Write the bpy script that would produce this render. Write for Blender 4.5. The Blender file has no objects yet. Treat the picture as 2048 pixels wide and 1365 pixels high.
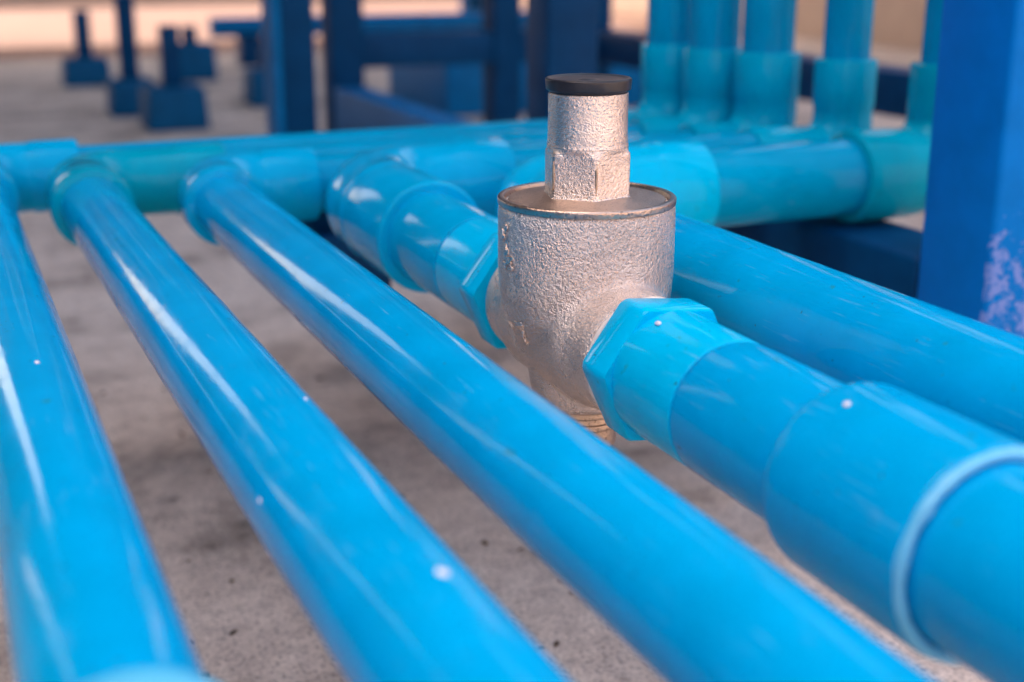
import bpy, bmesh, math, random
from mathutils import Vector, Matrix, noise
random.seed(7)
S = bpy.context.scene
C = S.collection

# ------------------------------------------------------------------ camera
CAM_H = 0.33
PITCH = math.atan(812/2700.); YAW = math.atan(1214/2819.)
cam_d = bpy.data.cameras.new("camera"); cam = bpy.data.objects.new("camera", cam_d); C.objects.link(cam)
cam.location = (0, 0, CAM_H)
cam.rotation_euler = (math.pi/2-PITCH, 0, -YAW)
cam_d.sensor_fit = 'HORIZONTAL'; cam_d.sensor_width = 36; cam_d.lens = 36*2700/2048
cam_d.clip_start = 0.01; cam_d.clip_end = 3000
cam_d.dof.use_dof = True; cam_d.dof.focus_distance = 0.478; cam_d.dof.aperture_fstop = 7.1; cam_d.dof.aperture_blades = 9
S.camera = cam

# ------------------------------------------------------------------ sky, sun, exposure
SUN_AZ, SUN_EL = math.radians(-32), math.radians(60)     # azimuth from +Y, clockwise; elevation
W = bpy.data.worlds.new("World"); S.world = W; W.use_nodes = True
nt = W.node_tree; bg = nt.nodes['Background']
sky = nt.nodes.new('ShaderNodeTexSky'); sky.sky_type = 'NISHITA'; sky.sun_disc = False
sky.sun_elevation = SUN_EL; sky.sun_rotation = SUN_AZ; sky.dust_density = 3.0; sky.air_density = 1.0; sky.ozone_density = 1.0
wm = nt.nodes.new('ShaderNodeMix'); wm.data_type = 'RGBA'; wm.blend_type = 'MULTIPLY'; wm.inputs[0].default_value = 1
wm.inputs[7].default_value = (1.18, 0.95, 0.76, 1)           # the photograph's warm white balance
nt.links.new(sky.outputs[0], wm.inputs[6]); nt.links.new(wm.outputs[2], bg.inputs[0]); bg.inputs[1].default_value = 0.15
sl = bpy.data.lights.new("sun", 'SUN'); sl.energy = 2.2; sl.angle = math.radians(0.5); sl.color = (1.0, 0.90, 0.80)
so = bpy.data.objects.new("sun", sl); C.objects.link(so)
sd = Vector((math.sin(SUN_AZ)*math.cos(SUN_EL), math.cos(SUN_AZ)*math.cos(SUN_EL), math.sin(SUN_EL)))
so.rotation_euler = (-sd).to_track_quat('-Z', 'Y').to_euler(); so.location = sd*20
S.view_settings.view_transform = 'Standard'; S.view_settings.look = 'None'; S.view_settings.gamma = 1
S.view_settings.use_curve_mapping = False
S.view_settings.exposure = 2.32
S.cycles.use_denoising = True
S.cycles.max_bounces = 8; S.cycles.diffuse_bounces = 5; S.cycles.glossy_bounces = 5
S.cycles.sample_clamp_indirect = 8

# ------------------------------------------------------------------ materials
def new_mat(name):
    m = bpy.data.materials.new(name); m.use_nodes = True
    n = m.node_tree.nodes; return m, n, m.node_tree.links, n['Principled BSDF']
def N(n, t, **k):
    o = n.new(t)
    for a, v in k.items():
        if a in o.inputs: o.inputs[a].default_value = v
        else: setattr(o, a, v)
    return o
def ramp(n, stops):
    r = n.new('ShaderNodeValToRGB'); e = r.color_ramp.elements
    while len(e) < len(stops): e.new(0.5)
    for i, (p, c) in enumerate(stops):
        e[i].position = p; e[i].color = c if len(c) == 4 else (*c, 1)
    return r
def mix(n, l, fac, a, b, t='MIX'):
    m = n.new('ShaderNodeMix'); m.data_type = 'RGBA'; m.blend_type = t
    for s, v in ((0, fac), (6, a), (7, b)):
        if hasattr(v, 'is_output'): l.new(v, m.inputs[s])
        elif s == 0: m.inputs[0].default_value = v
        else: m.inputs[s].default_value = (*v, 1) if len(v) == 3 else v
    return m.outputs[2]
def coords(n, l, scale=(1, 1, 1)):
    tc = n.new('ShaderNodeTexCoord'); mp = n.new('ShaderNodeMapping'); mp.inputs['Scale'].default_value = scale
    l.new(tc.outputs['Object'], mp.inputs[0])
    oi = n.new('ShaderNodeObjectInfo'); ad = n.new('ShaderNodeVectorMath'); ad.operation = 'ADD'
    ml = n.new('ShaderNodeMath'); ml.operation = 'MULTIPLY'; ml.inputs[1].default_value = 37.0
    l.new(oi.outputs['Random'], ml.inputs[0]); l.new(mp.outputs[0], ad.inputs[0]); l.new(ml.outputs[0], ad.inputs[1])
    return ad.outputs[0]

def pvc(name, col, rough=0.09, grime=0.5):
    """glossy solvent-weld PVC, faint scuffs along the tube (local Z), algae specks and dust"""
    m, n, l, b = new_mat(name)
    v = coords(n, l); vs = coords(n, l, (1, 1, 0.06))
    big = N(n, 'ShaderNodeTexNoise', Scale=34., Detail=6.); l.new(v, big.inputs['Vector'])
    tone = ramp(n, [(0.3, tuple(c*0.90 for c in col)), (0.7, tuple(min(1, c*1.06) for c in col))]); l.new(big.outputs[0], tone.inputs[0])
    scr = N(n, 'ShaderNodeTexNoise', Scale=900., Detail=3.); l.new(vs, scr.inputs['Vector'])
    msk = N(n, 'ShaderNodeTexNoise', Scale=60., Detail=5., Roughness=0.65); l.new(v, msk.inputs['Vector'])
    mr = ramp(n, [(0.48, (0, 0, 0)), (0.72, (1, 1, 1))]); l.new(msk.outputs[0], mr.inputs[0])
    sr = ramp(n, [(0.60, (0, 0, 0)), (0.70, (1, 1, 1))]); l.new(scr.outputs[0], sr.inputs[0])
    sm = n.new('ShaderNodeMath'); sm.operation = 'MULTIPLY'; l.new(mr.outputs[0], sm.inputs[0]); l.new(sr.outputs[0], sm.inputs[1])
    sm2 = n.new('ShaderNodeMath'); sm2.operation = 'MULTIPLY'; l.new(sm.outputs[0], sm2.inputs[0]); sm2.inputs[1].default_value = 0.26
    c1 = mix(n, l, sm2.outputs[0], tone.outputs[0], (0.30, 0.48, 0.66))
    alg = N(n, 'ShaderNodeTexNoise', Scale=150., Detail=2.); l.new(v, alg.inputs['Vector'])
    ar = ramp(n, [(0.715, (0, 0, 0)), (0.78, (grime, grime, grime))]); l.new(alg.outputs[0], ar.inputs[0])
    c2 = mix(n, l, ar.outputs[0], c1, (0.02, 0.16, 0.13))
    dst = N(n, 'ShaderNodeTexNoise', Scale=420., Detail=1.); l.new(v, dst.inputs['Vector'])
    dr = ramp(n, [(0.775, (0, 0, 0)), (0.80, (0.6, 0.6, 0.6))]); l.new(dst.outputs[0], dr.inputs[0])
    c3 = mix(n, l, dr.outputs[0], c2, (0.03, 0.05, 0.06))
    l.new(c3, b.inputs['Base Color'])
    rr = N(n, 'ShaderNodeMapRange'); rr.inputs['To Min'].default_value = rough*0.9; rr.inputs['To Max'].default_value = rough*2.1
    l.new(mr.outputs[0], rr.inputs['Value']); l.new(rr.outputs[0], b.inputs['Roughness'])
    b.inputs['Specular IOR Level'].default_value = 0.055
    bp = N(n, 'ShaderNodeBump', Strength=0.10, Distance=0.0004); l.new(big.outputs[0], bp.inputs['Height'])
    orp = N(n, 'ShaderNodeTexNoise', Scale=240., Detail=3., Roughness=0.6); l.new(coords(n, l, (1, 1, 0.5)), orp.inputs['Vector'])
    bp1 = N(n, 'ShaderNodeBump', Strength=0.08, Distance=0.0003); l.new(orp.outputs[0], bp1.inputs['Height']); l.new(bp.outputs[0], bp1.inputs['Normal']); bp = bp1
    bp2 = N(n, 'ShaderNodeBump', Strength=0.10, Distance=0.0001); l.new(scr.outputs[0], bp2.inputs['Height']); l.new(bp.outputs[0], bp2.inputs['Normal'])
    l.new(bp2.outputs[0], b.inputs['Normal'])
    return m
M = {}
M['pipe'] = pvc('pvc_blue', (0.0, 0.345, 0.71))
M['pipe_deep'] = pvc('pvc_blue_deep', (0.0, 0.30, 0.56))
M['fit'] = pvc('pvc_fitting_blue', (0.0, 0.37, 0.69), 0.08, 0.35)
M['fit_light'] = pvc('pvc_fitting_light', (0.0, 0.49, 0.85), 0.10, 0.35)
M['teal'] = pvc('pvc_fitting_teal', (0.0, 0.32, 0.49), 0.09, 0.5)
M['riser'] = pvc('pvc_fitting_riser', (0.0, 0.37, 0.60), 0.09, 0.5)
M['glue'] = new_mat('solvent_cement')[0]; _b = M['glue'].node_tree.nodes['Principled BSDF']
_b.inputs['Base Color'].default_value = (0.12, 0.50, 0.80, 1); _b.inputs['Roughness'].default_value = 0.28
M['glue_lip'] = pvc('pvc_fitting_pale', (0.10, 0.50, 0.78), 0.2, 0.2)  # pale tint stands in for sky sheen on the leftmost coupling
M['white'] = new_mat('white_spot')[0]; _b = M['white'].node_tree.nodes['Principled BSDF']
_b.inputs['Base Color'].default_value = (0.75, 0.76, 0.85, 1); _b.inputs['Roughness'].default_value = 0.5
M['tape'] = new_mat('thread_tape')[0]; _b = M['tape'].node_tree.nodes['Principled BSDF']
_b.inputs['Base Color'].default_value = (0.72, 0.66, 0.60, 1); _b.inputs['Roughness'].default_value = 0.6

def cast_metal(name, col, bump=0.8, scale=1700., rough=0.25):
    m, n, l, b = new_mat(name)
    tc = n.new('ShaderNodeTexCoord'); v = tc.outputs['Object']
    a = N(n, 'ShaderNodeTexNoise', Scale=scale, Detail=3., Roughness=0.55); l.new(v, a.inputs['Vector'])
    a2 = N(n, 'ShaderNodeTexNoise', Scale=scale*0.45, Detail=2.); l.new(v, a2.inputs['Vector'])
    ad = n.new('ShaderNodeMath'); ad.operation = 'ADD'; l.new(a.outputs[0], ad.inputs[0]); l.new(a2.outputs[0], ad.inputs[1])
    big = N(n, 'ShaderNodeTexNoise', Scale=60., Detail=5.); l.new(v, big.inputs['Vector'])
    t = ramp(n, [(0.3, tuple(c*0.78 for c in col)), (0.7, col)]); l.new(big.outputs[0], t.inputs[0])
    pit = ramp(n, [(0.28, (0.34, 0.31, 0.30)), (0.42, (1, 1, 1))]); l.new(a.outputs[0], pit.inputs[0])
    c = mix(n, l, 1.0, t.outputs[0], pit.outputs[0], 'MULTIPLY'); l.new(c, b.inputs['Base Color'])
    b.inputs['Metallic'].default_value = 1.0
    rr = N(n, 'ShaderNodeMapRange'); rr.inputs['To Min'].default_value = rough*0.75; rr.inputs['To Max'].default_value = rough*1.35
    l.new(big.outputs[0], rr.inputs['Value']); l.new(rr.outputs[0], b.inputs['Roughness'])
    bp = N(n, 'ShaderNodeBump', Strength=bump, Distance=0.0011); l.new(ad.outputs[0], bp.inputs['Height']); l.new(bp.outputs[0], b.inputs['Normal'])
    return m
M['cast'] = cast_metal('cast_nickel', (0.88, 0.77, 0.70))
M['cast_fine'] = cast_metal('cast_nickel_fine', (0.90, 0.78, 0.70), 0.5, 1700.)
M['machined'] = cast_metal('machined_face', (0.55, 0.43, 0.36), 0.30, 1500., 0.42)
M['rim'] = cast_metal('machined_rim', (0.62, 0.49, 0.41), 0.35, 700., 0.30)
M['brass'] = cast_metal('worn_brass', (0.60, 0.46, 0.35), 0.3, 1200., 0.34)

def simple(name, col, rough, bump=0.1, scale=300., dist=0.0005, var=0.15, metallic=0., spec=0.22):
    m, n, l, b = new_mat(name); v = coords(n, l)
    a = N(n, 'ShaderNodeTexNoise', Scale=scale, Detail=5.); l.new(v, a.inputs['Vector'])
    t = ramp(n, [(0.3, tuple(c*(1-var) for c in col)), (0.7, tuple(min(1, c*(1+var)) for c in col))]); l.new(a.outputs[0], t.inputs[0])
    l.new(t.outputs[0], b.inputs['Base Color']); b.inputs['Roughness'].default_value = rough; b.inputs['Metallic'].default_value = metallic
    b.inputs['Specular IOR Level'].default_value = spec
    bp = N(n, 'ShaderNodeBump', Strength=bump, Distance=dist); l.new(a.outputs[0], bp.inputs['Height']); l.new(bp.outputs[0], b.inputs['Normal'])
    return m
M['rubber'] = simple('black_plastic', (0.010, 0.012, 0.020), 0.34, 0.15, 700., 0.0004, 0.2, 0., 0.5)
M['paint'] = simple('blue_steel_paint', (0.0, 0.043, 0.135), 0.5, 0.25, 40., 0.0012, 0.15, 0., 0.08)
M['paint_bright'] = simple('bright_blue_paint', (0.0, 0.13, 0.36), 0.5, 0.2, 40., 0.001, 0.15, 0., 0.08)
M['cream'] = simple('cream_render', (0.68, 0.54, 0.46), 0.85, 0.3, 8., 0.004, 0.06)
M['kerb'] = simple('kerb_concrete', (0.42, 0.36, 0.31), 0.9, 0.4, 30., 0.003, 0.15)
M['sheet'] = simple('roof_sheet', (0.05, 0.07, 0.09), 0.6, 0.1, 3., 0.002, 0.08, 0.2)
M['shed_sheet'] = simple('shed_sheet', (0.012, 0.075, 0.16), 0.5, 0.1, 4., 0.002, 0.1)
M['glass'] = simple('window_glass', (0.02, 0.03, 0.04), 0.08, 0.0, 4., 0.001, 0.1)
M['grit'] = simple('dark_grit', (0.10, 0.075, 0.055), 0.9, 0.2, 300., 0.0005, 0.6)
M['paint_foot'] = simple('blue_plinth_paint', (0.0, 0.075, 0.20), 0.6, 0.3, 30., 0.002, 0.15, 0., 0.1)
M['cream_band'] = simple('plinth_band', (0.50, 0.37, 0.29), 0.85, 0.3, 12., 0.003, 0.08)

def peeling():
    m, n, l, b = new_mat('blue_paint_flaking')
    tc = n.new('ShaderNodeTexCoord'); v = tc.outputs['Object']
    a = N(n, 'ShaderNodeTexNoise', Scale=120., Detail=8., Roughness=0.75); l.new(v, a.inputs['Vector'])
    fine = N(n, 'ShaderNodeTexNoise', Scale=60., Detail=4.); l.new(v, fine.inputs['Vector'])
    sx = n.new('ShaderNodeSeparateXYZ'); l.new(v, sx.inputs[0])
    # flaked area: a band of the -Y face, some 0.10 to 0.21 m above the floor
    lo = N(n, 'ShaderNodeMapRange', interpolation_type='SMOOTHSTEP'); l.new(sx.outputs[2], lo.inputs['Value'])
    for k, x in (('From Min', 0.225), ('From Max', 0.175), ('To Min', 0.0), ('To Max', 0.24)): lo.inputs[k].default_value = x
    fr = N(n, 'ShaderNodeMapRange'); l.new(sx.outputs[1], fr.inputs['Value'])
    for k, x in (('From Min', -0.0235), ('From Max', -0.0225), ('To Min', 1.0), ('To Max', 0.0)): fr.inputs[k].default_value = x
    mu = n.new('ShaderNodeMath'); mu.operation = 'MULTIPLY'; l.new(lo.outputs[0], mu.inputs[0]); l.new(fr.outputs[0], mu.inputs[1])
    ad = n.new('ShaderNodeMath'); ad.operation = 'ADD'; l.new(a.outputs[0], ad.inputs[0]); l.new(mu.outputs[0], ad.inputs[1])
    r = ramp(n, [(0.735, (0, 0, 0)), (0.765, (1, 1, 1))]); l.new(ad.outputs[0], r.inputs[0])
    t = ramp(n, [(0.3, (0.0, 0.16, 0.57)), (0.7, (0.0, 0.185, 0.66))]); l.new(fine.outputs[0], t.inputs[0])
    c = mix(n, l, r.outputs[0], t.outputs[0], (0.16, 0.27, 0.70)); l.new(c, b.inputs['Base Color'])
    b.inputs['Roughness'].default_value = 0.5; b.inputs['Specular IOR Level'].default_value = 0.06
    bp = N(n, 'ShaderNodeBump', Strength=0.25, Distance=0.0006); l.new(fine.outputs[0], bp.inputs['Height'])
    bp2 = N(n, 'ShaderNodeBump', Strength=0.5, Distance=0.0003); bp2.invert = True
    l.new(r.outputs[0], bp2.inputs['Height']); l.new(bp.outputs[0], bp2.inputs['Normal']); l.new(bp2.outputs[0], b.inputs['Normal'])
    return m
M['peel'] = peeling()

def concrete():
    m, n, l, b = new_mat('concrete_floor')
    tc = n.new('ShaderNodeTexCoord'); v = tc.outputs['Object']
    big = N(n, 'ShaderNodeTexNoise', Scale=9., Detail=8., Roughness=0.66); l.new(v, big.inputs['Vector'])
    base = ramp(n, [(0.30, (0.15, 0.127, 0.112)), (0.50, (0.54, 0.47, 0.42)), (0.70, (0.66, 0.585, 0.525))]); l.new(big.outputs[0], base.inputs[0])  # concrete mottling; its darkest tone also stands in for soft shadow patches
    mid = N(n, 'ShaderNodeTexNoise', Scale=70., Detail=6., Roughness=0.7); l.new(v, mid.inputs['Vector'])
    mr = ramp(n, [(0.32, (0.72, 0.72, 0.74)), (0.6, (1.10, 1.10, 1.10))]); l.new(mid.outputs[0], mr.inputs[0])
    c = mix(n, l, 1.0, base.outputs[0], mr.outputs[0], 'MULTIPLY')
    sp = N(n, 'ShaderNodeTexNoise', Scale=420., Detail=3., Roughness=0.6); l.new(v, sp.inputs['Vector'])
    sr = ramp(n, [(0.33, (0.30, 0.30, 0.33)), (0.47, (1, 1, 1)), (0.66, (1.12, 1.12, 1.12))]); l.new(sp.outputs[0], sr.inputs[0])
    c = mix(n, l, 1.0, c, sr.outputs[0], 'MULTIPLY')
    st = N(n, 'ShaderNodeTexNoise', Scale=26., Detail=3.); l.new(v, st.inputs['Vector'])
    tr = ramp(n, [(0.66, (0, 0, 0)), (0.74, (0.7, 0.7, 0.7))]); l.new(st.outputs[0], tr.inputs[0])
    c = mix(n, l, tr.outputs[0], c, (0.055, 0.05, 0.05))
    l.new(c, b.inputs['Base Color']); b.inputs['Roughness'].default_value = 0.85
    ad = n.new('ShaderNodeMath'); ad.operation = 'ADD'; l.new(mid.outputs[0], ad.inputs[0]); l.new(sp.outputs[0], ad.inputs[1])
    bp = N(n, 'ShaderNodeBump', Strength=0.5, Distance=0.002); l.new(ad.outputs[0], bp.inputs['Height']); l.new(bp.outputs[0], b.inputs['Normal'])
    return m
M['floor'] = concrete()
M['yard'] = simple('pale_yard_concrete', (0.205, 0.132, 0.108), 0.9, 0.4, 5., 0.004, 0.10)

# ------------------------------------------------------------------ mesh helpers
def link(name, mesh, mat, parent=None, loc=(0, 0, 0), rot=None):
    o = bpy.data.objects.new(name, mesh); C.objects.link(o)
    if mat: mesh.materials.append(M[mat])
    loc = Vector(loc)
    if parent:
        o.parent = parent
        p = parent; off = Vector((0, 0, 0))
        while p: off += p.location; p = p.parent
        loc = loc - off
    o.location = loc
    if rot is not None: o.rotation_euler = rot
    return o
def thing(name, label, cat, loc, group=None):
    o = bpy.data.objects.new(name, None); C.objects.link(o); o.location = loc; o.empty_display_size = 0.02
    o['label'] = label; o['category'] = cat
    if group: o['group'] = group
    return o
def tag(o, label, cat, group=None):
    o['label'] = label; o['category'] = cat
    if group: o['group'] = group
    return o
def finish(me, ang=38):
    me.update()
    for p in me.polygons: p.use_smooth = True
    me.set_sharp_from_angle(angle=math.radians(ang))
    return me
def round_prof(pts, b=0.001, k=4):
    """(s, r) polyline with its inner corners rounded"""
    out = [Vector(pts[0])]
    for i in range(1, len(pts)-1):
        p0, p1, p2 = Vector(pts[i-1]), Vector(pts[i]), Vector(pts[i+1])
        d0, d1 = (p0-p1), (p2-p1)
        bb = min(b, d0.length*0.45, d1.length*0.45)
        a = p1+d0.normalized()*bb; c = p1+d1.normalized()*bb
        for j in range(k+1):
            t = j/k; out.append(a*(1-t)**2+p1*2*t*(1-t)+c*t*t)
    out.append(Vector(pts[-1])); return out
def lathe_mesh(name, prof, seg=72, b=0.001, wob=0.0):
    pr = round_prof(prof, b); vs, fs = [], []
    for s, r in pr:
        for j in range(seg):
            a = 2*math.pi*j/seg
            vs.append((r*math.cos(a), r*math.sin(a), s))
    for i in range(len(pr)-1):
        for j in range(seg):
            j2 = (j+1) % seg
            fs.append((i*seg+j, i*seg+j2, (i+1)*seg+j2, (i+1)*seg+j))
    me = bpy.data.meshes.new(name); me.from_pydata(vs, [], fs)
    bm = bmesh.new(); bm.from_mesh(me); bmesh.ops.remove_doubles(bm, verts=bm.verts, dist=1e-7)
    bmesh.ops.recalc_face_normals(bm, faces=bm.faces); bm.to_mesh(me); bm.free()
    return finish(me)
def along(d): return Vector(d).to_track_quat('Z', 'Y').to_euler()
def lathe(name, origin, d, prof, mat, parent, b=0.001, seg=72):
    return link(name, lathe_mesh(name, prof, seg, b), mat, parent, origin, along(d))
def solid(length, r, r2=None):
    return [(0, 0), (0, r), (length, r if r2 is None else r2), (length, 0)]
def straight(name, p0, p1, r, mat, parent, b=0.0006, seg=72):
    p0, p1 = Vector(p0), Vector(p1); d = p1-p0
    return lathe(name, p0, d, solid(d.length, r), mat, parent, b, seg)
def sweep_elbow(name, p0, corner, p1, r0, r1, rb, mat, parent, step=0.0009, land0=0.03, land1=0.03, rm=None, seg=64):
    """a moulded 90 degree elbow: socket, bend and socket in one skin"""
    p0, c, p1 = Vector(p0), Vector(corner), Vector(p1)
    d0 = (c-p0).normalized(); d1 = (p1-c).normalized(); bn = d0.cross(d1).normalized()
    a0 = c-d0*rb; a1 = c+d1*rb; cen = a0+d1*rb
    L0 = (a0-p0).length; L1 = (p1-a1).length
    rm = rm or (r0+r1)/2-step
    rings = []
    def st(o, d, s0, s1, ra, rb_): rings.append((o+d*s0, d, ra))
    e = 0.0012
    def ring(p, t, r): rings.append((p, t, r))
    ring(p0, d0, 0.0); ring(p0, d0, r0-e); ring(p0+d0*e*0.3, d0, r0-e*0.3); ring(p0+d0*e, d0, r0)
    la = min(land0, L0*0.9); ring(p0+d0*(la-0.001), d0, r0); ring(p0+d0*la, d0, r0-step*0.5); ring(p0+d0*(la+0.001), d0, r0-step)
    for i in range(17):
        a = math.pi/2*i/16
        t = (d0*math.cos(a)+d1*math.sin(a)); pos = cen-d1*rb*math.cos(a)+d0*rb*math.sin(a)
        f = i/16; ring(pos, t, (r0-step)*(1-f)+(r1-step)*f + math.sin(a*2)*step*0.6)
    lb = min(land1, L1*0.9)
    ring(p1-d1*(lb+0.001), d1, r1-step); ring(p1-d1*lb, d1, r1-step*0.5); ring(p1-d1*(lb-0.001), d1, r1)
    ring(p1-d1*e, d1, r1); ring(p1-d1*e*0.3, d1, r1-e*0.3); ring(p1, d1, r1-e); ring(p1, d1, 0.0)
    vs, fs = [], []
    for p, t, r in rings:
        nn = bn.cross(t).normalized()
        for j in range(seg):
            a = 2*math.pi*j/seg; vs.append(p-c+nn*math.cos(a)*r+bn*math.sin(a)*r)
    for i in range(len(rings)-1):
        for j in range(seg):
            j2 = (j+1) % seg; fs.append((i*seg+j, i*seg+j2, (i+1)*seg+j2, (i+1)*seg+j))
    me = bpy.data.meshes.new(name); me.from_pydata(vs, [], fs)
    bm = bmesh.new(); bm.from_mesh(me); bmesh.ops.remove_doubles(bm, verts=bm.verts, dist=1e-7)
    bmesh.ops.recalc_face_normals(bm, faces=bm.faces); bm.to_mesh(me); bm.free()
    return link(name, finish(me), mat, parent, c)
def box_mesh(name, sx, sy, sz, bev=0.002, taper=1.0, seg=3):
    bm = bmesh.new(); bmesh.ops.create_cube(bm, size=1)
    for v in bm.verts:
        k = taper if v.co.z > 0 else 1
        v.co = Vector((v.co.x*sx*k, v.co.y*sy*k, (v.co.z+0.5)*sz))
    bmesh.ops.bevel(bm, geom=list(bm.edges), offset=bev, segments=seg, affect='EDGES', profile=0.5)
    me = bpy.data.meshes.new(name); bm.to_mesh(me); bm.free(); return finish(me, 50)
def box(name, lo, hi, mat, parent=None, bev=0.002, taper=1.0):
    lo, hi = Vector(lo), Vector(hi); s = hi-lo
    return link(name, box_mesh(name, s.x, s.y, s.z, bev, taper), mat, parent, ((lo.x+hi.x)/2, (lo.y+hi.y)/2, lo.z))
def hex_mesh(name, R, length, rot, chamfer=0.0020, crown=0.0018):
    """hexagonal nut along local Z with chamfered corners"""
    bm = bmesh.new(); prev = None
    for s, k in ((0, 0.965), (crown, 1.0), (length-crown, 1.0), (length, 0.965)):
        ring = [bm.verts.new((R*k*math.cos(rot+i*math.pi/3), R*k*math.sin(rot+i*math.pi/3), s)) for i in range(6)]
        if prev:
            for i in range(6): bm.faces.new((prev[i], prev[(i+1) % 6], ring[(i+1) % 6], ring[i]))
        else: bm.faces.new(list(reversed(ring)))
        prev = ring
    bm.faces.new(prev)
    ed = [e for e in bm.edges if abs((e.verts[0].co-e.verts[1].co).normalized().z) > 0.7]
    bmesh.ops.bevel(bm, geom=ed, offset=chamfer, segments=3, affect='EDGES', profile=0.5)
    me = bpy.data.meshes.new(name); bm.to_mesh(me); bm.free(); return finish(me, 30)
def blob_mesh(name, sx, sy, sz, k=0.25, seed=0):
    bm = bmesh.new(); bmesh.ops.create_icosphere(bm, subdivisions=3, radius=1)
    for v in bm.verts:
        f = 1+k*noise.noise(v.co*1.7+Vector((seed, 0, 0)))
        v.co = Vector((v.co.x*sx*f, v.co.y*sy*f, v.co.z*sz*f))
    me = bpy.data.meshes.new(name); bm.to_mesh(me); bm.free(); return finish(me, 180)

# ------------------------------------------------------------------ the setting
def sheet(name, x0, x1, y0, y1, z, mat, nx=1, ny=1):
    bm = bmesh.new()
    g = [[bm.verts.new((x0+(x1-x0)*i/nx, y0+(y1-y0)*j/ny, z)) for i in range(nx+1)] for j in range(ny+1)]
    for j in range(ny):
        for i in range(nx): bm.faces.new((g[j][i], g[j][i+1], g[j+1][i+1], g[j+1][i]))
    me = bpy.data.meshes.new(name); bm.to_mesh(me); bm.free(); return link(name, me, mat)
gr = sheet('ground', -600, 600, -600, 600, -0.004, 'yard'); gr['kind'] = 'structure'
fl = sheet('concrete_floor', -5, 3.2, -3, 4.0, 0.0, 'floor'); fl['kind'] = 'structure'

Z0 = CAM_H-0.1394            # height of the pipe axes
R1 = 0.017                   # one-inch pipe
SOCK = 0.0215

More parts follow.
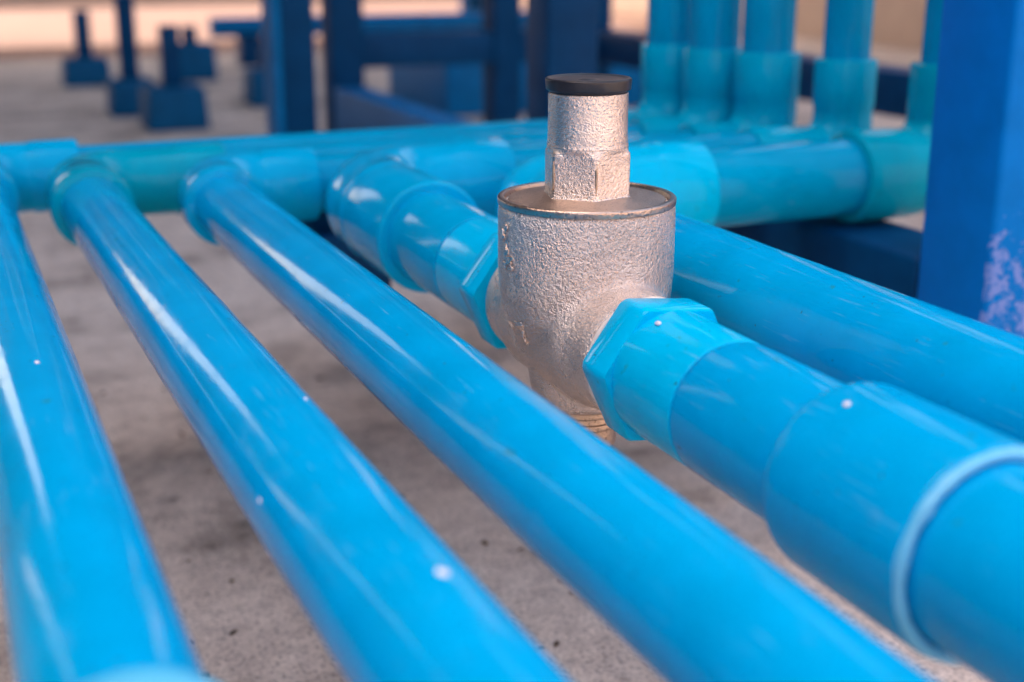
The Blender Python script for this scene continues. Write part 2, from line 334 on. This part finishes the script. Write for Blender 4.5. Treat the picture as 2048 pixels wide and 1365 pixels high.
# ------------------------------------------------------------------ pressure reducing valve
VX, VY = 0.2159, 0.433
def make_valve():
    t = thing('pressure_reducing_valve', 'cast silver metal pressure reducing valve with black cap screwed into the fourth pipe', 'valve', (VX, VY, Z0-0.045))
    # body: several solids fused and smoothed into one casting
    parts = [lathe_mesh('a', [(-.030, 0), (-.030, .0165), (-.0275, .0188), (-.022, .0203), (-.012, .0216), (-.003, .0258), (.006, .0300), (.015, .0318), (.024, .0322), (.0475, .0322), (.0475, 0)], 96, 0.002)]
    stub = lathe_mesh('b', [(-.0455, 0), (-.0455, .0222), (-.038, .0223), (-.032, .0228), (-.024, .0250), (.024, .0250), (.032, .0228), (.038, .0223), (.0455, .0222), (.0455, 0)], 96, 0.002)
    bm = bmesh.new(); bm.from_mesh(parts[0])
    stub.transform(Matrix.Rotation(math.pi/2, 4, 'X')); bm.from_mesh(stub)
    me = bpy.data.meshes.new('tmp'); bm.to_mesh(me); bm.free()
    tmp = bpy.data.objects.new('tmp', me); C.objects.link(tmp)
    rm = tmp.modifiers.new('r', 'REMESH'); rm.mode = 'VOXEL'; rm.voxel_size = 0.0007
    sm = tmp.modifiers.new('s', 'SMOOTH'); sm.factor = 0.5; sm.iterations = 26
    dg = bpy.context.evaluated_depsgraph_get(); dg.update()
    body = bpy.data.meshes.new_from_object(tmp.evaluated_get(dg)); bpy.data.objects.remove(tmp)
    # casting skin: lumps and pits of a sand mould
    nv = [v.normal.copy() for v in body.vertices]
    for v, nn in zip(body.vertices, nv):
        p = v.co
        h = 0.00006*noise.noise(p*330)+0.00010*noise.noise(p*900+Vector((3, 1, 7)))
        v.co = p+nn*h
    for p in body.polygons: p.use_smooth = True
    body.name = 'body'; b = link('body', body, 'cast', t, (VX, VY, Z0))
    up = (0, 0, 1); O = lambda z: (VX, VY, Z0+z)
    lathe('rim', O(.0466), up, [(0, .0285), (0, .0322), (.0022, .0324), (.0028, .0318), (.0028, .0300), (.0005, .0294), (0, .0285)], 'rim', t, 0.0005, 96)
    lathe('bonnet_plate', O(.0460), up, [(0, 0), (0, .0284), (.0024, .0284), (.0038, .0180), (.0044, 0)], 'machined', t, 0.0004, 96)
    # hexagonal wrench collar blending into the round neck
    bm = bmesh.new(); prev = None; seg = 96
    rot = math.radians(12)
    va = math.atan2(-VY, -VX)          # towards the camera
    def hexr(a, R):
        q = (a-rot-va-math.pi/6*0) % (math.pi/3)-math.pi/6
        return R*math.cos(math.pi/6)/math.cos(q)
    rows = [(.0492, 1, .0178), (.0497, 1, .0168), (.0506, 1, .0162), (.0640, 1, .0163), (.0653, 1, .0162), (.0660, .65, .0157), (.0666, .15, .0151), (.0672, 0, .0148), (.0690, 0, .0146)]
    for z, k, R in rows:
        ring = []
        for j in range(seg):
            a = 2*math.pi*j/seg
            r = hexr(a, R)*k+min(R, .0149)*(1-k)
            r = min(r, R*0.985)
            ring.append(bm.verts.new((r*math.cos(a), r*math.sin(a), z-.049)))
        if prev:
            for j in range(seg): bm.faces.new((prev[j], prev[(j+1) % seg], ring[(j+1) % seg], ring[j]))
        else: bm.faces.new(list(reversed(ring)))
        prev = ring
    bm.faces.new(prev)
    bmesh.ops.recalc_face_normals(bm, faces=bm.faces)
    me = bpy.data.meshes.new('hex_collar'); bm.to_mesh(me); bm.free()
    for p in me.polygons: p.use_smooth = True
    me.set_sharp_from_angle(angle=math.radians(60))
    hc = link('hex_collar', me, 'cast_fine', t, (VX, VY, Z0+.049))
    for k in (-1, 0):                     # worn brass along two of the collar's edges
        a = va+rot+k*math.pi/3
        p = Vector((VX+.01585*math.cos(a), VY+.01585*math.sin(a), Z0+.0525))
        link('worn_edge', blob_mesh('worn_edge', .0005, .0005, .0050, 0.5, k+4), 'brass', hc, p+Vector((0, 0, .005)), (0, 0, a))
    lathe('spring_housing', O(.0672), up, [(0, 0), (0, .0148), (.0015, .0144), (.010, .0142), (.0192, .0143), (.0195, 0)], 'cast_fine', t, 0.0006, 96)
    cap = lathe('cap', O(.0864), up, [(0, 0), (0, .0140), (.0006, .0142), (.0008, .0151), (.0046, .0154), (.0050, .0147), (.0045, .0128), (.0042, .0040), (.0046, .0020), (.0046, 0)], 'rubber', t, 0.0004, 96)
    ca = va+math.radians(33)
    link('crack', box_mesh('crack', .0006, .0007, .0034, .0001), 'rubber', cap, (VX+.01535*math.cos(ca), VY+.01535*math.sin(ca), Z0+.0873), (0.15, 0, ca))
    # flash and lumps left by the mould on the left shoulder, where the photograph shows them
    from mathutils.bvhtree import BVHTree
    bv = BVHTree.FromPolygons([v.co.copy() for v in body.vertices], [tuple(p.vertices) for p in body.polygons])
    mw = cam.rotation_euler.to_matrix(); o0 = Vector((0, 0, CAM_H))-Vector((VX, VY, Z0))
    for px, py, sx, sy, rz in ((1022, 650, .0020, .0010, 0), (1038, 651, .0018, .0010, .1), (1045, 664, .0007, .0016, .2), (1050, 680, .0006, .0018, .3),
                               (1012, 505, .0012, .0016, 0), (1017, 519, .0016, .0012, 0), (1010, 530, .0010, .0010, 0), (1021, 536, .0013, .0009, 0), (1006, 470, .0016, .0018, 0), (1012, 455, .0010, .0010, 0)):
        d = mw @ Vector(((px-1024)/2700, (682.5-py)/2700, -1)).normalized()
        h, nn, _, _ = bv.ray_cast(o0, d)
        if h is None: continue
        o = link('casting_lump', blob_mesh('casting_lump', sx*1.5, sy*1.4, .0005, .9, px*.37), 'cast_fine', b, h+Vector((VX, VY, Z0)))
        q = nn.to_track_quat('Z', 'Y'); o.rotation_euler = (q.to_matrix() @ Matrix.Rotation(rz, 3, 'Z')).to_euler()
    # plug below
    pl = lathe('drain_plug', O(-.0300), (0, 0, -1), [(0, 0), (0, .0150), (.0022, .0150), (.0028, .0128), (.0050, .0128), (.0054, .0134), (.0075, .0134), (.0079, .0126), (.0150, .0126), (.0150, 0)], 'brass', t, 0.0004)
    for s, k in ((-1, 1.0), (1, .88)):
        lathe('thread_tape', (VX, VY+s*.0450, Z0), (0, s, 0), [(0, 0), (0, .0210*k), (.0012, .0222*k), (.0028, .0229*k), (.0040, .0212*k), (.0050, 0)], 'tape', t, 0.0006)
    return t
make_valve()

# ------------------------------------------------------------------ the five blue pipe runs
def spot(parent, X, Y, R, ang, sx, sy, mat='white', seed=0, name='paint_spot'):
    """a splash of paint lying on a tube that runs along Y; ang from the top, clockwise"""
    a = math.radians(ang)
    link(name, blob_mesh(name, sx, sy, 0.0004, 0.3, seed), mat, parent, (X+R*math.sin(a), Y, Z0+R*math.cos(a)), (0, a, 0))
NEAR = -0.55
def riser(t, X, Y, r, rs, zsock, zr, mat='teal', ptop=1.15):
    sc = straight('riser_socket', (X, Y, zsock-.045), (X, Y, zsock), rs, mat, t, 0.0012)
    straight('riser_pipe', (X, Y, zsock-.03), (X, Y, ptop), r, 'pipe_deep', t)

# run 1: leftmost
Y1 = .855; X1 = .0200
t = thing('water_pipe', 'leftmost of the thin blue pipes with two long white reflections on it', 'pipe', (X1, .5, 0), 'blue pipe runs')
straight('pipe', (X1, NEAR, Z0), (X1, .80, Z0), R1, 'pipe', t)
sweep_elbow('elbow', (X1, .782, Z0), (X1, Y1, Z0), (.081, Y1, Z0), SOCK, SOCK, .030, 'fit', t)
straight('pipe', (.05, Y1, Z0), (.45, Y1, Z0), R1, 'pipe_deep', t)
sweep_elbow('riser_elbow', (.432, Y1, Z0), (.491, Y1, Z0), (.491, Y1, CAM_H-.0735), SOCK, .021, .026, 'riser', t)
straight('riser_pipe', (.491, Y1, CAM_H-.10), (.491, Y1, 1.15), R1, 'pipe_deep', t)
lathe('coupling', (X1, .2135, Z0), (0, -1, 0), [(0, 0), (0, .0195), (.0035, .0212), (.006, .0222), (.066, .0222), (.0675, .0210), (.0675, 0)], 'glue_lip', t, 0.0015)
spot(t, X1, .41, R1, 6, .0007, .0011, 'white', 2)

# run 2
Y2 = .811; X2 = .0800
t = thing('water_pipe', 'second thin blue pipe from the left, ending in a greenish teal elbow', 'pipe', (X2, .5, 0), 'blue pipe runs')
straight('pipe', (.0897, NEAR, Z0), (.0756, .755, Z0), R1, 'pipe', t)
sweep_elbow('elbow', (.0756, .735, Z0), (.0756, Y2, Z0), (.160, Y2, Z0), SOCK, .0205, .030, 'teal', t, land0=.030)
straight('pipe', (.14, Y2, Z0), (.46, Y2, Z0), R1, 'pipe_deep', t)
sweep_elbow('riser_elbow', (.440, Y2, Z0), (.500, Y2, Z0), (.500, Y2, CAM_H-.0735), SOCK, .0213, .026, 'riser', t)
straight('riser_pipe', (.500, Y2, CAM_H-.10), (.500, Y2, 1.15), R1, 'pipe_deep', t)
spot(t, .0812, .232, R1, 12, .0013, .0019, 'white', 5)
spot(t, .0800, .352, R1, 30, .0005, .0008, 'white', 8)
spot(t, .0805, .307, R1, -70, .0006, .0009, 'white', 9)

# run 3
Y3 = .767; X3 = .1416
t = thing('water_pipe', 'third thin blue pipe from the left, passing in front of the valve', 'pipe', (X3, .5, 0), 'blue pipe runs')
straight('pipe', (X3, NEAR, Z0), (X3, .735, Z0), .0169, 'pipe', t)
sweep_elbow('elbow', (X3, .715, Z0), (X3, Y3, Z0), (.203, Y3, Z0), SOCK, SOCK, .028, 'fit', t, land0=.020)
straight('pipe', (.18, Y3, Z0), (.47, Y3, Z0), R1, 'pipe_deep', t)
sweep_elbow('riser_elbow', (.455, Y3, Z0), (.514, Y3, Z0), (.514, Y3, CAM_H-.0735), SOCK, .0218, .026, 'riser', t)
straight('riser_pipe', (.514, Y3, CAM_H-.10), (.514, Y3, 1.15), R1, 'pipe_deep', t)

# run 4: carries the valve
Y4 = .716; X4 = VX
t = thing('water_pipe', 'thick stepped blue pipe that holds the metal valve between two hexagon adapters', 'pipe', (X4, .45, 0), 'blue pipe runs')
for s in (1, -1):                                   # threaded adapters either side of the valve
    y = VY+s*.0485
    ad = lathe('threaded_adapter', (X4, y+s*.012, Z0), (0, s, 0), [(0, 0), (0, .0222), (.004, .0223), (.0405, .0221), (.041, .0215), (.041, 0)], 'fit_light', t, 0.0008)
    link('hex_flange', hex_mesh('hex_flange', .0264, .0165, math.radians(6 if s > 0 else -6)), 'fit_light', ad, (0, 0, 0)).parent = ad
    hf = ad.children[0]; hf.location = (0, 0, -.0120); hf.rotation_euler = (0, 0, 0)
    lathe('bushing', (X4, VY+s*.1018, Z0), (0, s, 0), [(0, 0), (0, .0205), (.0007, .0207), (.0012, .0222), (.075, .0224), (.075, 0)], 'pipe' if s < 0 else 'fit', t, 0.0004)
lathe('reducing_coupling', (X4, .598, Z0), (0, 1, 0), [(0, 0), (0, .0262), (.0012, .0274), (.056, .0277), (.0565, .0270), (.0565, 0)], 'fit', t, 0.001)
sweep_elbow('elbow', (X4, .6535, Z0), (X4, Y4, Z0), (.302, Y4, Z0), .0277, .0277, .036, 'fit', t, step=.0006, land0=.012)
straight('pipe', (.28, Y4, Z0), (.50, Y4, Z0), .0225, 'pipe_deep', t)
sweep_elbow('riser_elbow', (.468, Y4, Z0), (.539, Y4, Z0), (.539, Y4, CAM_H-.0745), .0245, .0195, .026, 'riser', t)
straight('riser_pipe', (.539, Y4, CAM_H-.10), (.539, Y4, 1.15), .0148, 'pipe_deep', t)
cp = lathe('coupling', (X4, .2765, Z0), (0, -1, 0), [(0, 0), (0, .0245), (.0025, .0268), (.006, .0274), (.0545, .0277), (.0565, .0270), (.0565, .0245), (.050, .024), (.050, 0)], 'pipe', t, 0.0015)
straight('pipe', (X4, .23, Z0), (X4, NEAR, Z0), .0240, 'pipe', t)
# a bead of solvent cement squeezed out of the joint
def bead(name, X, Y, R, r, mat, parent, seed=0, a0=0, a1=360):
    seg, k = 96, 10; vs, fs = [], []
    for i in range(seg):
        a = 2*math.pi*i/seg; rr = r*(0.70+0.5*abs(noise.noise(Vector((math.cos(a)*2.2, math.sin(a)*2.2, seed)))))
        for j in range(k):
            b = 2*math.pi*j/k; q = R+rr*math.cos(b); vs.append((q*math.cos(a), rr*math.sin(b), q*math.sin(a)))
    for i in range(seg):
        for j in range(k):
            fs.append((i*k+j, ((i+1) % seg)*k+j, ((i+1) % seg)*k+(j+1) % k, i*k+(j+1) % k))
    me = bpy.data.meshes.new(name); me.from_pydata(vs, [], fs)
    return link(name, finish(me, 180), mat, parent, (X, Y, Z0))
bead('glue_bead', X4, .2200, .0257, .0021, 'glue', t, 3)
spot(t, X4, .263, .0277, -22, .0009, .0011, 'white', 11)
spot(t, X4, .362, .0228, -24, .0009, .0014, 'white', 12)
spot(t, X4, .2195, .0245, -52, .0016, .0012, 'glue', 13, 'glue_drip')

# run 5: farthest right, a little higher
X5, Y5, Z5, R5 = .284, .640, CAM_H-.135, .022
t = thing('water_pipe', 'thick plain blue pipe behind the valve, running beside the steel post', 'pipe', (X5, .45, 0), 'blue pipe runs')
straight('pipe', (X5, NEAR, Z5), (X5, .58, Z5), R5, 'pipe', t)
sweep_elbow('elbow', (X5, .560, Z5), (X5, Y5, Z5), (.386, Y5, Z5), .0272, .0272, .034, 'fit_light', t)
straight('pipe', (.36, Y5, Z5), (.52, Y5, Z5), .0222, 'pipe_deep', t)
sweep_elbow('riser_elbow', (.487, Y5, Z5), (.556, Y5, Z5), (.556, Y5, CAM_H-.072), .0268, .0222, .030, 'teal', t, step=.0004)
straight('riser_pipe', (.556, Y5, CAM_H-.10), (.556, Y5, 1.15), .0165, 'pipe_deep', t)
for k in range(3): pass

# ------------------------------------------------------------------ steel stand beside and under the pipes
t = thing('steel_stand', 'dark blue square steel post with flaking paint and the beams under the pipes', 'steel frame', (.495, .5255, 0))
link('post', box_mesh('post', .05, .053, 1.4, .0035), 'peel', t, (.495, .5255, 0))
ZB = Z5-.0275
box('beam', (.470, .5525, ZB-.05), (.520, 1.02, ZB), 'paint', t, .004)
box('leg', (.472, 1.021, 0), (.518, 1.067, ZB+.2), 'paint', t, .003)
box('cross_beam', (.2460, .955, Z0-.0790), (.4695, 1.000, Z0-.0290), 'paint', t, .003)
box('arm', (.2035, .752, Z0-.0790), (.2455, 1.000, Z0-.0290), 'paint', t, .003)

# a low beam under the near ends of the pipes, behind the camera
t = thing('support_beam', 'low blue steel cross beam carrying the near ends of the pipes', 'steel beam', (.15, -.42, 0))
box('beam', (-.05, -.445, Z0-.0745), (.36, -.395, Z0-.0245), 'paint', t, .003)
box('leg', (-.04, -.44, 0), (.0, -.40, Z0-.075), 'paint', t, .003)
box('leg', (.31, -.44, 0), (.35, -.40, Z0-.075), 'paint', t, .003)

# ------------------------------------------------------------------ blue steel rack standing behind the risers
t = thing('steel_rack', 'blurred blue steel rack of square posts and rails behind the standing pipes', 'steel frame', (.8, 1.95, 0))
ZR = CAM_H-.139
for x0, w in ((.545, .05), (.80, .045), (.945, .055)):
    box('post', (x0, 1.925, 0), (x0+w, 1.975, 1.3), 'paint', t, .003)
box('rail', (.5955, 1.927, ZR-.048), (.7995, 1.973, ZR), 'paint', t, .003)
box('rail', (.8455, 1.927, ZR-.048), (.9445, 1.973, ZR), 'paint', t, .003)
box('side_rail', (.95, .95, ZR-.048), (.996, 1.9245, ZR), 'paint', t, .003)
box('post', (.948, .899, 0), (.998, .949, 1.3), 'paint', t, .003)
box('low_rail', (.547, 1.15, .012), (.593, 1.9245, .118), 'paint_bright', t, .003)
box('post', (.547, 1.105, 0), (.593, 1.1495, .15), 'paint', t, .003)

t = thing('steel_post', 'broad dark blue steel post left of the rack, cut by the top edge', 'steel post', (.40, 1.62, 0))
box('column', (.392, 1.60, 0.0122), (.434, 1.645, 1.3), 'paint', t, .003)
box('flange', (.382, 1.594, 0.0122), (.3915, 1.650, 1.3), 'paint_bright', t, .002)
box('base_plate', (.363, 1.575, 0), (.453, 1.670, .012), 'paint', t, .002)

# ------------------------------------------------------------------ posts on blue plinths further back
def footing(label, x, y, w, h, pw, ph, lean=0.0):
    t = thing('footed_post', label, 'post', (x, y, 0), 'thin posts on blue plinths')
    box('plinth', (x-w/2, y-w/2, 0), (x+w/2, y+w/2, h), 'paint_foot', t, .006, 0.93)
    box('stem', (x-pw/2, y-pw/2, h+.0002), (x+pw/2, y+pw/2, h+ph), 'paint', t, .002)
footing('short thin post on a blue plinth, farthest left in the background', .345, 3.27, .104, .062, .034, .105)
footing('tall thin blue post on a plinth, rising out of the top of the picture', .362, 2.68, .086, .068, .033, .60)
footing('short stub post on the biggest blue plinth, in front of the tall post', .404, 2.46, .108, .074, .032, .105)
footing('low blue plinth with a stub, behind the biggest plinth', .590, 3.30, .108, .085, .032, .04)
footing('dark plinth half hidden behind the broad steel post', .645, 2.74, .095, .070, .030, .04)
t = thing('low_pipe', 'low blue pipe lying on blocks between plinths in the background', 'pipe', (.95, 3.8, 0))
straight('pipe', (.70, 3.60, .100), (1.6, 3.60, .100), .026, 'paint_bright', t, seg=32)
for x in (.80, 1.5): box('block', (x-.03, 3.57, 0), (x+.03, 3.63, .0738), 'paint', t, .003)

# plinth for machinery seen through the rack, its brighter blue standing in for sunlight
t = thing('machine_plinth', 'bright blue painted plinth seen through the steel rack', 'plinth', (1.2, 2.65, 0))
box('base', (.90, 2.40, 0), (1.36, 2.75, .105), 'paint_bright', t, .006)
box('top_slab', (1.02, 2.42, .1052), (1.34, 2.73, .135), 'paint_bright', t, .004)

# ------------------------------------------------------------------ low wall, kerb, canopy
t = thing('boundary_wall', 'cream rendered wall glimpsed between the standing pipes', 'wall', (2.8, 2.5, 0))
box('wall', (2.75, -.8, .16), (2.90, 6.4, 1.5), 'cream', t, .01)
box('plinth_band', (2.73, -.8, 0), (2.92, 6.4, .1595), 'cream_band', t, .006)
kb = box('kerb', (-6, 7.0, -0.004), (3.3, 7.14, .10), 'kerb', None, .01); tag(kb, 'pale kerb at the back of the sunlit yard', 'kerb')

t = thing('canopy', 'grey sheet metal canopy on steel posts shading the pipes', 'canopy', (-1, 3, 0))  # roof out of view, edges set to shade the pipes and dim reflections
H = 3.0
box('roof_sheet', (-2.3, 1.25, H), (2.3, 5.6, H+.04), 'sheet', t, .004)
for y in (1.35, 3.3, 5.4): box('rafter', (-2.3, y-.04, H-.13), (2.3, y+.04, H-.0005), 'paint', t, .004)
for x, y in ((-2.1, 5.4), (2.15, 5.4)): box('column', (x-.045, y-.045, 0), (x+.045, y+.045, H-.1305), 'paint', t, .004)
box('fascia', (-2.05, 5.37, 1.80), (2.10, 5.43, 2.865), 'paint', t, .004)  # unseen deep board added to cut the sky streaks short

t = thing('shed', 'dark blue sheet metal shed wall along the left side of the pipes', 'shed', (-2.2, 1, 0))  # added wall out of view, keeps reflections on the left dark
for i in range(9):
    box('panel', (-2.24, -2.0+i*.8, .05), (-2.2, -2.0+i*.8+.795, 2.99), 'shed_sheet', t, .004)
box('sill', (-2.26, -2.0, 0), (-2.18, 5.2, .0495), 'kerb', t, .004)

box('pier', (-2.02, 5.25, 0), (-1.16, 5.36, 2.865), 'shed_sheet', bpy.data.objects['canopy'], .006)  # unseen pier added to split the reflected sky into two slits
# unseen blocks added to hide far sky and narrow the pipe reflections
def sky_blocker(label, x0, x1, y, h, name='workshop'):
    t = thing(name, label, 'building', ((x0+x1)/2, y, 0), 'workshops behind the yard')
    box('wall', (x0, y, 0), (x1, y+4, h), 'shed_sheet', t, .01)
    box('roof', (x0-.15, y-.2, h+.001), (x1+.15, y+4.2, h+.12), 'sheet', t, .01)
    n = int((x1-x0)/1.4)
    for i in range(n):
        x = x0+(i+.5)*(x1-x0)/n
        f = box('window', (x-.4, y-.03, 1.1), (x+.4, y-.001, 2.1), 'kerb', t, .005)
        box('pane', (x-.35, y-.036, 1.15), (x+.35, y-.0301, 2.05), 'glass', f, .001)
sky_blocker('dark blue workshop with a row of windows behind the kerb', -1.66, 3.75, 10.5, 5.4)
sky_blocker('dark blue workshop beyond the cream wall', 4.3, 11.5, 10.5, 5.4)

t = thing('rear_wall', 'cream rendered yard wall in full sun facing the near pipe ends', 'wall', (2.0, -2.7, 0))  # added behind the camera as a warm bounce for valve and post
box('wall', (-2.4, -2.85, 0), (5.0, -2.7, 2.3), 'cream', t, .01)
box('coping', (-2.45, -2.9, 2.301), (5.05, -2.65, 2.38), 'kerb', t, .008)

# grit lying on the concrete between the pipes
rnd = random.Random(21); bm = bmesh.new()
for i in range(260):
    y = rnd.uniform(.12, 1.1); x = rnd.uniform(-.02, .12+y*.45); r = rnd.uniform(.0006, .0018)*(1.6 if i % 17 == 0 else 1)
    g = bmesh.ops.create_icosphere(bm, subdivisions=1, radius=r)
    kx, ky = rnd.uniform(.7, 2.2), rnd.uniform(.7, 1.2); a = rnd.uniform(0, 6.28)
    for v in g['verts']:
        q = Vector((v.co.x*kx*rnd.uniform(.8, 1.2), v.co.y*ky*rnd.uniform(.8, 1.2), v.co.z*.6)); q.rotate(Matrix.Rotation(a, 3, 'Z')); v.co = q+Vector((x, y, r*.45))
me = bpy.data.meshes.new('grit'); bm.to_mesh(me); bm.free()
gt = link('grit', me, 'grit'); gt['kind'] = 'stuff'; tag(gt, 'scattered dark grit and crumbs on the concrete floor', 'grit')
